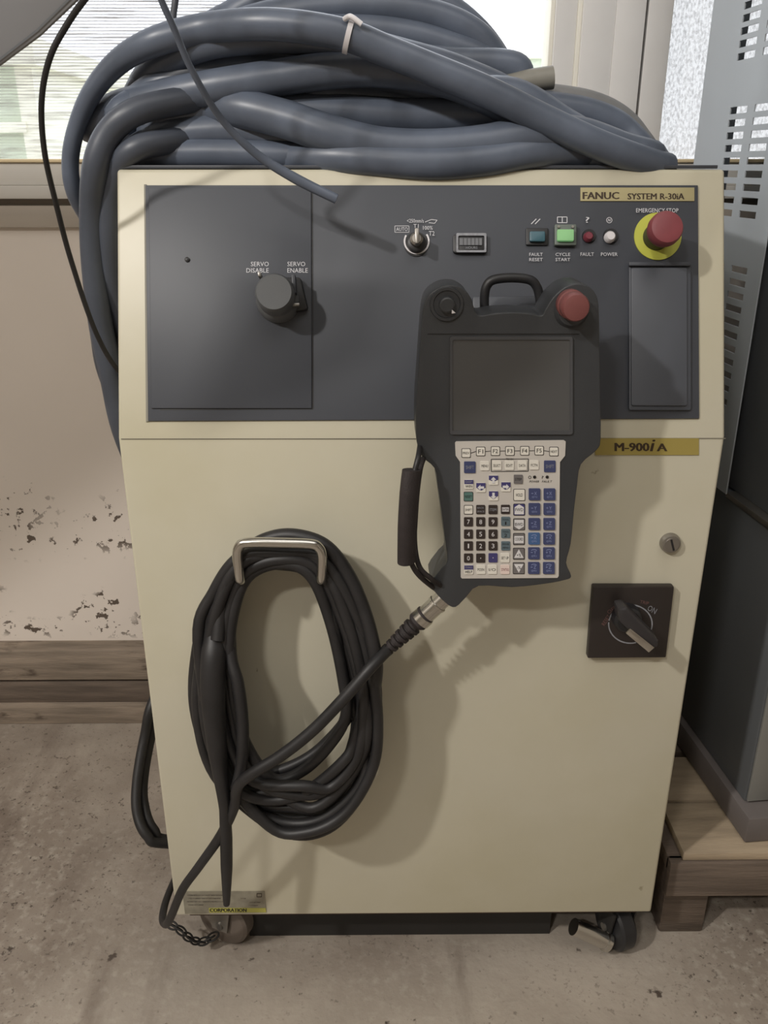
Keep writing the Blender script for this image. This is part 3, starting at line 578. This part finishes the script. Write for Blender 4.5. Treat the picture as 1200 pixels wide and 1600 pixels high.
loops = [
 [(303, 1060), (325, 945), (375, 872), (440, 850), (505, 868), (550, 950), (572, 1060), (568, 1160), (535, 1240), (470, 1278), (405, 1262), (345, 1215), (312, 1140)],
 [(312, 1040), (338, 930), (385, 866), (440, 858), (500, 880), (540, 960), (560, 1060), (580, 1150), (560, 1235), (500, 1290), (440, 1292), (385, 1255), (330, 1180)],
 [(322, 1040), (345, 940), (380, 880), (440, 868), (495, 890), (532, 970), (552, 1060), (556, 1140), (530, 1215), (480, 1240), (420, 1235), (370, 1215), (335, 1150)],
 [(308, 1090), (332, 960), (372, 890), (440, 876), (492, 895), (540, 960), (575, 1060), (584, 1160), (568, 1230), (520, 1290), (460, 1304), (395, 1270), (330, 1200)],
 [(332, 1050), (350, 950), (385, 890), (440, 882), (490, 900), (528, 980), (545, 1050), (548, 1110), (505, 1165), (460, 1195), (410, 1208), (372, 1190), (345, 1130)],
 [(346, 1040), (358, 950), (384, 884), (440, 872), (492, 888), (526, 960), (556, 1070), (574, 1150), (556, 1210), (520, 1262), (462, 1262), (398, 1246), (358, 1150)],
 [(340, 1060), (352, 960), (382, 886), (440, 878), (490, 896), (520, 970), (540, 1070), (566, 1150), (566, 1220), (510, 1276), (450, 1286), (390, 1262), (352, 1190)],
 [(326, 1100), (330, 980), (368, 884), (440, 860), (508, 884), (552, 980), (566, 1090), (552, 1160), (536, 1190), (480, 1236), (430, 1250), (380, 1240), (340, 1200)],
 [(358, 1040), (364, 960), (388, 900), (440, 880), (486, 900), (516, 970), (536, 1060), (540, 1120), (510, 1170), (470, 1206), (430, 1218), (400, 1190), (372, 1130)],
 [(350, 1020), (360, 940), (386, 892), (440, 874), (496, 890), (536, 970), (562, 1060), (575, 1130), (560, 1190), (510, 1236), (450, 1240), (400, 1216), (366, 1140)],
 [(310, 1000), (334, 925), (376, 870), (440, 864), (500, 874), (548, 950), (580, 1050), (590, 1130), (582, 1200), (540, 1270), (480, 1300), (420, 1290), (345, 1190)],
 [(334, 1020), (346, 930), (380, 878), (440, 866), (498, 882), (536, 950), (566, 1060), (562, 1170), (520, 1228), (475, 1228), (400, 1222), (366, 1180), (345, 1120)],
 [(318, 1070), (340, 950), (382, 874), (440, 862), (505, 875), (556, 960), (586, 1060), (582, 1140), (545, 1215), (490, 1262), (430, 1240), (375, 1232), (332, 1170)]]
for k, lp in enumerate(loops):
    pts = []
    for j, (x, y) in enumerate(lp):
        t = (y-850)/450; off = min(.056, .014+.0052*k)+max(0, t)*(.03+.004*((k*5) % 4))+.004*math.sin(j*1.7+k)
        pts.append((x, y, max(.011, off)))
    cst(pts, closed=True)
cst([(340, 1000, .075), (352, 910, .05), (385, 862, .045), (425, 840, .045), (468, 838, .05), (512, 856, .055), (548, 905, .06), (574, 970, .07), (587, 1030, .08), (586, 1068, .075), (580, 1084, .055), (570, 1066, .045)], r=.0088)
cst([(420, 866, .02), (385, 882, .03), (362, 930, .045), (360, 1020, .07), (372, 1070, .085), (379, 1130, .09), (378, 1190, .095), (370, 1230, .10)], r=.008)
# thick sleeved tail hanging down to a tapered tip
tube('tail', [F(400, 866, .02), F(372, 890, .03), F(350, 935, .045), F(338, 985, .06), F(333, 1040, .08), F(334, 1110, .09), F(342, 1190, .095), F(350, 1250, .098), F(353, 1300, .098), F(354, 1350, .096), F(354, 1413, .092)], [.0076, .0076, .008, .0115, .016, .016, .0135, .010, .0075, .0085, .0082, .0045], M_cable, pcb, n=18, sub=8)

# ------------------------------------------------------------------ heavy hoses coiled on the cabinet
hc = empty('hose_coil', (CX, 1.33, ZT+.005), 'big tangled coil of thick dark hoses piled on top of the cabinet', 'hose')
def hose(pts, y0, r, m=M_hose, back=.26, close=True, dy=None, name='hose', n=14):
    F_ = [P(px, py, y0+(dy[i] if dy else 0)) for i, (px, py) in enumerate(pts)]
    if close:
        zmin = ZT+.006+r; F_ = [Vector((p.x, p.y, p.z)) for p in F_]
        xa, xb = F_[0].x, F_[-1].x; za, zb_ = F_[0].z, F_[-1].z; K = 6
        for k in range(1, K):
            t = k/K; x = xb+(xa-xb)*t; x = CX+(x-CX)*.92
            F_.append(Vector((x, y0+back*math.sin(PI*t)**.6, max(zmin, (zb_+(za-zb_)*t)*.6+.4*(ZT+.05)))))
    return tube(name, F_, r, m, hc, closed=close, sub=6, n=n)
# rear, high arcs
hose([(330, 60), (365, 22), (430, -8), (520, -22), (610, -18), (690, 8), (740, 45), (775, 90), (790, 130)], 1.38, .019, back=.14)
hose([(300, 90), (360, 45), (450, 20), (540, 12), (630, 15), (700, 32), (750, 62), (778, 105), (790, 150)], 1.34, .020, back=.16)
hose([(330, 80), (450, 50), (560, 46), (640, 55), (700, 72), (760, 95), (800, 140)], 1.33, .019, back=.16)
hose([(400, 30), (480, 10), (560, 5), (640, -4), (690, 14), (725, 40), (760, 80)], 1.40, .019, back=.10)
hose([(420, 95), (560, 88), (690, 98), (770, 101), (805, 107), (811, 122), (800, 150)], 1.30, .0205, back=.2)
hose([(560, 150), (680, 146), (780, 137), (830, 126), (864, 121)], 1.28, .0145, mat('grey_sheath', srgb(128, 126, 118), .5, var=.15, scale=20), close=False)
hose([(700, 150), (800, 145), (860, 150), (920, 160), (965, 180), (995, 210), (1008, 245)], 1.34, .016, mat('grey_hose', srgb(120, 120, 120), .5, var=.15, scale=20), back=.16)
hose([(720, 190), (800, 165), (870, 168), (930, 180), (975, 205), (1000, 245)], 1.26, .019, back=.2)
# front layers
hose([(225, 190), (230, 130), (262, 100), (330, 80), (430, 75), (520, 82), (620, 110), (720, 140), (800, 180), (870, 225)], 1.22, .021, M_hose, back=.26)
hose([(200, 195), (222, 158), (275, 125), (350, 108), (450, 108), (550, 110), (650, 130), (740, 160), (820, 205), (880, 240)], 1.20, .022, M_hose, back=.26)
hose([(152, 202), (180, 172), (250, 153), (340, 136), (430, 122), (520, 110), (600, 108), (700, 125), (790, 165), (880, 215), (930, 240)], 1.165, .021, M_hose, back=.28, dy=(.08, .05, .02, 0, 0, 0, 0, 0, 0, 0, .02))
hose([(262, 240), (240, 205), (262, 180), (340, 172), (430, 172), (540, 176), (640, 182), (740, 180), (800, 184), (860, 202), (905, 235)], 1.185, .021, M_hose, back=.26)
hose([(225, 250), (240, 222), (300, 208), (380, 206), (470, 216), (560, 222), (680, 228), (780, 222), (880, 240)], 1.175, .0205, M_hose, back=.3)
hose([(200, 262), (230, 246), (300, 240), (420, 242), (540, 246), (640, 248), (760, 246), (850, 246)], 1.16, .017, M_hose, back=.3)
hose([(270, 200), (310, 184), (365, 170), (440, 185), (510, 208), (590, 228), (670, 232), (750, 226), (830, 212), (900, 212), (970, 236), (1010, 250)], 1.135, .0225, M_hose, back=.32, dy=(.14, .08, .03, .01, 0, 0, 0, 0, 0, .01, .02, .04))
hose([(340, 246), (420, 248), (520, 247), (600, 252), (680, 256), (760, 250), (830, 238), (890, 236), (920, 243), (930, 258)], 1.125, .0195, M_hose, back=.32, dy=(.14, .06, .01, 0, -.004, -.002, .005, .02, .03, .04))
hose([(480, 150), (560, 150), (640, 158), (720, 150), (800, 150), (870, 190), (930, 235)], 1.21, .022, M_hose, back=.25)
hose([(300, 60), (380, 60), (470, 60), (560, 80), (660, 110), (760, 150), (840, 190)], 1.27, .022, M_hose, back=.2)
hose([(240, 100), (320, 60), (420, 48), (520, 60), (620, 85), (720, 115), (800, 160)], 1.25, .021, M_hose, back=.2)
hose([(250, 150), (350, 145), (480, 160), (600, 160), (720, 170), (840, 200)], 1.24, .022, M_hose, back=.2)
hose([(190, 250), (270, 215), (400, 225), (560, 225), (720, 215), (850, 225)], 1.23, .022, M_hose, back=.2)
# outer arc that leaves the pile on the left, and the long diagonal laid across the front
big = [(240, 520, .30), (190, 440, .22), (142, 350, .10), (116, 300, .06), (110, 250, .05), (121, 195, .04), (147, 140, .03), (190, 93, .02), (245, 64, 0), (320, 45, 0), (400, 38, -.03), (470, 42, -.04), (545, 56, -.04), (600, 78, -.04), (670, 106, -.04), (760, 143, -.04), (850, 187, -.04), (930, 224, -.04), (1000, 250, -.03), (1042, 262, -.01)]
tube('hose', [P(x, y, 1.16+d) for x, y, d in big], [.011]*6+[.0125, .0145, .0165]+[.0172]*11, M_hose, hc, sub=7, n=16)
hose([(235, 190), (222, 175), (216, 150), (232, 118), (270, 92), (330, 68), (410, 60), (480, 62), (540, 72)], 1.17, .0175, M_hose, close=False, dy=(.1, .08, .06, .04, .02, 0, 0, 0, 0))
tie = empty('cable_tie', P(548, 38, 1.1), 'clear plastic cable tie with a stub around the top of the diagonal hose', 'cable tie')
lathe('band', None, P(545, 56, 1.12), [(.019, -.003), (.0195, -.003), (.0195, .003), (.019, .003)], M_lampw, tie, n=24, axis=P(600, 78, 1.12)-P(500, 45, 1.12))
tube('stub', [P(538, 30, 1.105), P(548, 26, 1.10), P(565, 38, 1.10)], .003, M_lampw, tie, n=8)
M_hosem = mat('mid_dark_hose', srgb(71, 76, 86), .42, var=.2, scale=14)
# hoses hanging down the left side of the cabinet
hg = empty('hanging_hoses', Vector((XL-.06, 1.2, .70)), 'bundle of dark hoses drooping from the pile down the left side of the cabinet', 'hose')
def hang(pts, y0, r, dy, m_=None):
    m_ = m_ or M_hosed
    w_ = [P(px, py, y0+d) for i, ((px, py), d) in enumerate(zip(pts, dy)) if px < 200 or i < len(pts)/2]
    for p in w_:
        if p.z < ZT-.03: p.x = min(p.x, XL-r-.003)
    q_ = w_[-1]; k = len(hg.children)*.028     # on down the cabinet side to the floor behind it
    w_ += [Vector((XL-.026, min(1.30+k*.5, q_.y+.07), q_.z-.16)), Vector((XL-.026, 1.34+k, min(.45, q_.z-.3))), Vector((XL-.026, 1.38+k, .10)), Vector((XL-.026, 1.44+k, r)), Vector((XL-.0, 1.60+k*.3, r))]
    tube('hose', w_, r, m_, hg, sub=7, n=14)
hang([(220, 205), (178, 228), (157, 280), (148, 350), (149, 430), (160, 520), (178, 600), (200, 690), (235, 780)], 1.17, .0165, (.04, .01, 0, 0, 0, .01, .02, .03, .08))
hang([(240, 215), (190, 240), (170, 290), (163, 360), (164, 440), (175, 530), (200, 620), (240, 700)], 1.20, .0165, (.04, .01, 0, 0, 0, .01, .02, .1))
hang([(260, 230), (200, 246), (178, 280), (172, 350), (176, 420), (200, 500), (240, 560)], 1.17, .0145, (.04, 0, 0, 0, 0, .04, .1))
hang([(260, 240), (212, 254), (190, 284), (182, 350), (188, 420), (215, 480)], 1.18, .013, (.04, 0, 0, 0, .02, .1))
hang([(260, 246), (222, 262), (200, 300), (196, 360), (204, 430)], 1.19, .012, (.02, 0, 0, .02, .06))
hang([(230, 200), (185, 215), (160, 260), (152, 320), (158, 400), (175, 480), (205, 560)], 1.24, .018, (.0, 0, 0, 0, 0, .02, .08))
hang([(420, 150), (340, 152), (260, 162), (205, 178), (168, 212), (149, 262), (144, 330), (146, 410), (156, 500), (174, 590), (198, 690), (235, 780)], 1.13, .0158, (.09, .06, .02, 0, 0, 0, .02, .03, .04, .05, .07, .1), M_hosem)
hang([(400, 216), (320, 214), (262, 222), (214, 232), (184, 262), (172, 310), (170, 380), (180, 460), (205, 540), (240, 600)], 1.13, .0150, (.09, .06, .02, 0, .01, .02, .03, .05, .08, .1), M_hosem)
# thin cords
def up(px, py, y):
    p = P(px, py, y); k = .028 if px == 152 else -.006
    return [Vector((p.x+k*2, y, 3.19)), p+Vector((k*1.9, 0, 1.0)), p+Vector((k*1.8, 0, .45)), p+Vector((k*1.6, 0, .2)), p+Vector((k, 0, .08)), p+Vector((k*.4, 0, .025)), p]
tag(tube('power_cord', up(152, -30, .95)+[ P(110, 30, .97), P(78, 90, .98), (P(65, 160, 1.0)), P(70, 240, 1.02), P(88, 320, 1.05), P(112, 410, 1.08), P(150, 520, 1.12), P(188, 583, 1.16), Vector((XL-.02, 1.26, .86)), Vector((XL-.02, 1.45, .7)), Vector((XL+.03, 1.58, .6))], .0032, M_cable, sub=8, n=10), 'thin dark cord arching in front of the insect screen on the far left', 'cord')
tag(tube('dangling_wire', up(243, -30, .92)+[ P(252, 0, .93), P(270, 40, .94), P(300, 110, .96), P(345, 185, .99), P(400, 240, 1.01), P(460, 278, 1.02), P(526, 311, 1.02)], [.0028]*7+[.0030, .0034, .0034, .0034, .0040, .0050, .0060, .0056], M_hose, sub=8, n=10), 'thin grey wire dangling over the hoses, its thicker end against the operator panel', 'wire')
tag(tube('short_wire', up(277, -30, 1.25)+[ P(274, 0, 1.25), P(271, 40, 1.24), P(285, 90, 1.24)], .0042, M_hosed, sub=6, n=10), 'short thin wire coming down behind the top left of the hose pile', 'wire')
tag(tube('slanting_wire', up(345, -30, 1.5)+[ P(358, 0, 1.5), P(374, 22, 1.49), P(395, 50, 1.48)], .003, M_hosed, sub=6, n=10), 'short slanting wire at the top beside the summit of the hose pile', 'wire')
# cables trailing behind the cabinet, lower left
tc_ = empty('trailing_cable', PZ(250, 1310, .0), 'pair of dark cables looping down to the floor at the lower left of the cabinet', 'cable')
tube('cable', [Vector((XL+.05, 1.60, .5)), Vector((XL-.012, 1.48, .44)), P(245, 1080, 1.27), P(226, 1150, 1.24), P(214, 1220, 1.2), P(214, 1270, 1.17), P(230, 1306, 1.15), P(262, 1318, 1.16), Vector((-.2, 1.26, .012)), Vector((0, 1.35, .012))], .0085, M_cable, tc_, n=12)
tube('cable', [Vector((XL+.07, 1.62, .5)), Vector((XL-.012, 1.52, .44)), P(256, 1080, 1.29), P(236, 1150, 1.26), P(224, 1220, 1.22), P(226, 1262, 1.19), P(240, 1296, 1.17), P(270, 1312, 1.18), Vector((-.2, 1.29, .012)), Vector((0, 1.39, .012))], .0085, M_cable, tc_, n=12)

# ------------------------------------------------------------------ grey machine on the right
gm = empty('grey_enclosure', (.75, 1.3, .19), 'tall grey machine enclosure with a vented side, standing on the wooden pallet', 'machine')
SL = -.1
def sk(p): return Vector((p.x+SL*(p.y-1.066), p.y+.1*(p.x-.585), p.z))     # turned a little about the vertical
X0 = .585
box('plinth', X0, X0+.7, 1.066, 1.62, .187, .235, M_plinth, gm, bevel=.003, rot=sk)
box('lower_body', X0+.012, X0+.7, 1.105, 1.60, .235, .695, M_greyd, gm, bevel=.003, rot=sk)
box('front_door', X0+.014, X0+.055, 1.099, 1.104, .24, .69, M_greym, gm, bevel=.001, rot=sk)
box('front_door', X0+.060, X0+.65, 1.097, 1.104, .245, .69, M_greym, gm, bevel=.001, rot=sk)
box('ledge_trim', X0+.006, X0+.7, 1.10, 1.30, .690, .699, M_steel, gm, bevel=.001, rot=sk)
box('side_panel', X0+.022, X0+.05, 1.10, 1.34, .699, 2.3, M_greyd, gm, bevel=.002, rot=sk)  # window light reaches only the vented sheet; the difference is painted as darker grey
# perforated sheet: grid of cells with the slots left out
ys = [1.288]; cells = []
cols = [(1.328, 1.378), (1.400, 1.452)]
for a, b in cols: ys += [a, b]
ys += [1.556]
rows = []
def zat(py):
    pl = Plane(sk(Vector((X0, 1.4, 1))), (-1, SL, 0)); return pl.pt(1148+(637-py)*.155, py).z
lowz = [zat(641-20.8*k) for k in range(11)]; midz = [zat(344-21.8*k) for k in range(9)]; hiz = [zat(76-22.5*k) for k in range(12)]
for zz in lowz+midz+hiz: rows.append((zz, zz+.0098))
zs = [.699]
for a, b in rows: zs += [a, b]
zs.append(2.3); V = []; F_ = []; th = .002
idx = {}
def vid(i, j):
    if (i, j) not in idx: idx[(i, j)] = len(V); V.append(sk(Vector((X0, ys[i], zs[j]))))
    return idx[(i, j)]
for i in range(len(ys)-1):
    for j in range(len(zs)-1):
        if i % 2 == 1 and j % 2 == 1: continue
        F_.append((vid(i, j), vid(i+1, j), vid(i+1, j+1), vid(i, j+1)))
vp = mk('vented_panel', V, F_, M_grey, gm); so = vp.modifiers.new('thickness', 'SOLIDIFY'); so.thickness = th
box('rear_post', X0+.01, X0+.05, 1.53, 1.553, .699, 2.3, M_grey, gm, rot=sk)
box('top_cover', X0, X0+.7, 1.10, 1.556, 2.3, 2.33, M_grey, gm, rot=sk)
box('right_panel', X0+.69, X0+.7, 1.10, 1.556, .699, 2.3, M_greyd, gm, rot=sk)
box('front_panel', X0+.05, X0+.69, 1.10, 1.12, .699, 2.3, M_greyd, gm, rot=sk)
box('inner_unit', X0+.2, X0+.6, 1.3, 1.5, .699, .95, M_greyd, gm, bevel=.01, rot=sk)
box('inner_unit', X0+.25, X0+.5, 1.35, 1.5, .95, 1.02, M_steel, gm, bevel=.01, rot=sk)
# pallet
pt_ = empty('wooden_pallet', (.8, 1.3, 0), 'weathered wooden pallet under the grey enclosure at the right', 'pallet')
for y0, y1, m, x0 in ((1.047, 1.163, M_ply, .482), (1.170, 1.285, M_ply, .470), (1.30, 1.41, M_woodd, .470), (1.43, 1.54, M_woodd, .470)):
    box('deck_board', x0, 1.35, y0, y1, .170, .185, m, pt_, bevel=.002)
for x0, x1 in ((.462, .55), (.86, .95), (1.25, 1.34)):
    box('stringer', x0, x1, 1.052, 1.56, .145, .169, M_woodd, pt_, bevel=.002)
box('front_rail', .462, 1.35, 1.042, 1.060, .10, .169, M_woodd, pt_, bevel=.002)
for x0 in (.468, .86, 1.25):
    for y0 in (1.062, 1.28, 1.47): box('block', x0, x0+.075, y0, y0+.085, 0, .144, M_woodd, pt_, bevel=.005)
box('rear_rail', .462, 1.35, 1.545, 1.56, .10, .169, M_woodd, pt_, bevel=.002)
# ------------------------------------------------------------------ grey metal panel hanging in at the top left
ga = empty('overhead_panel', P(40, 40, .62), 'smooth grey metal panel jutting in at the top left corner', 'machine panel')
q = [(-260, 274), (0, 101), (62, 55), (122, -2), (160, -40), (160, -300), (-260, -300)]
PA = Plane((0, .62, 0), (0, -1, 0))
slab('sheet', q, PA, -.004, 0, mat('panel_grey', srgb(128, 128, 130), .5, var=.05, scale=5), ga, bevel=.001)
for x in (-100, 110):
    p_ = P(x, -290, .622); tube('hanging_rod', [p_, Vector((p_.x, .622, 2.4)), Vector((p_.x, .622, 3.2))], .004, M_steel, ga, n=8)
line('folded_edge', [(-200, 226), (0, 92), (58, 47), (112, -6)], 3.0, PA, .0008, M_greyd, ga)
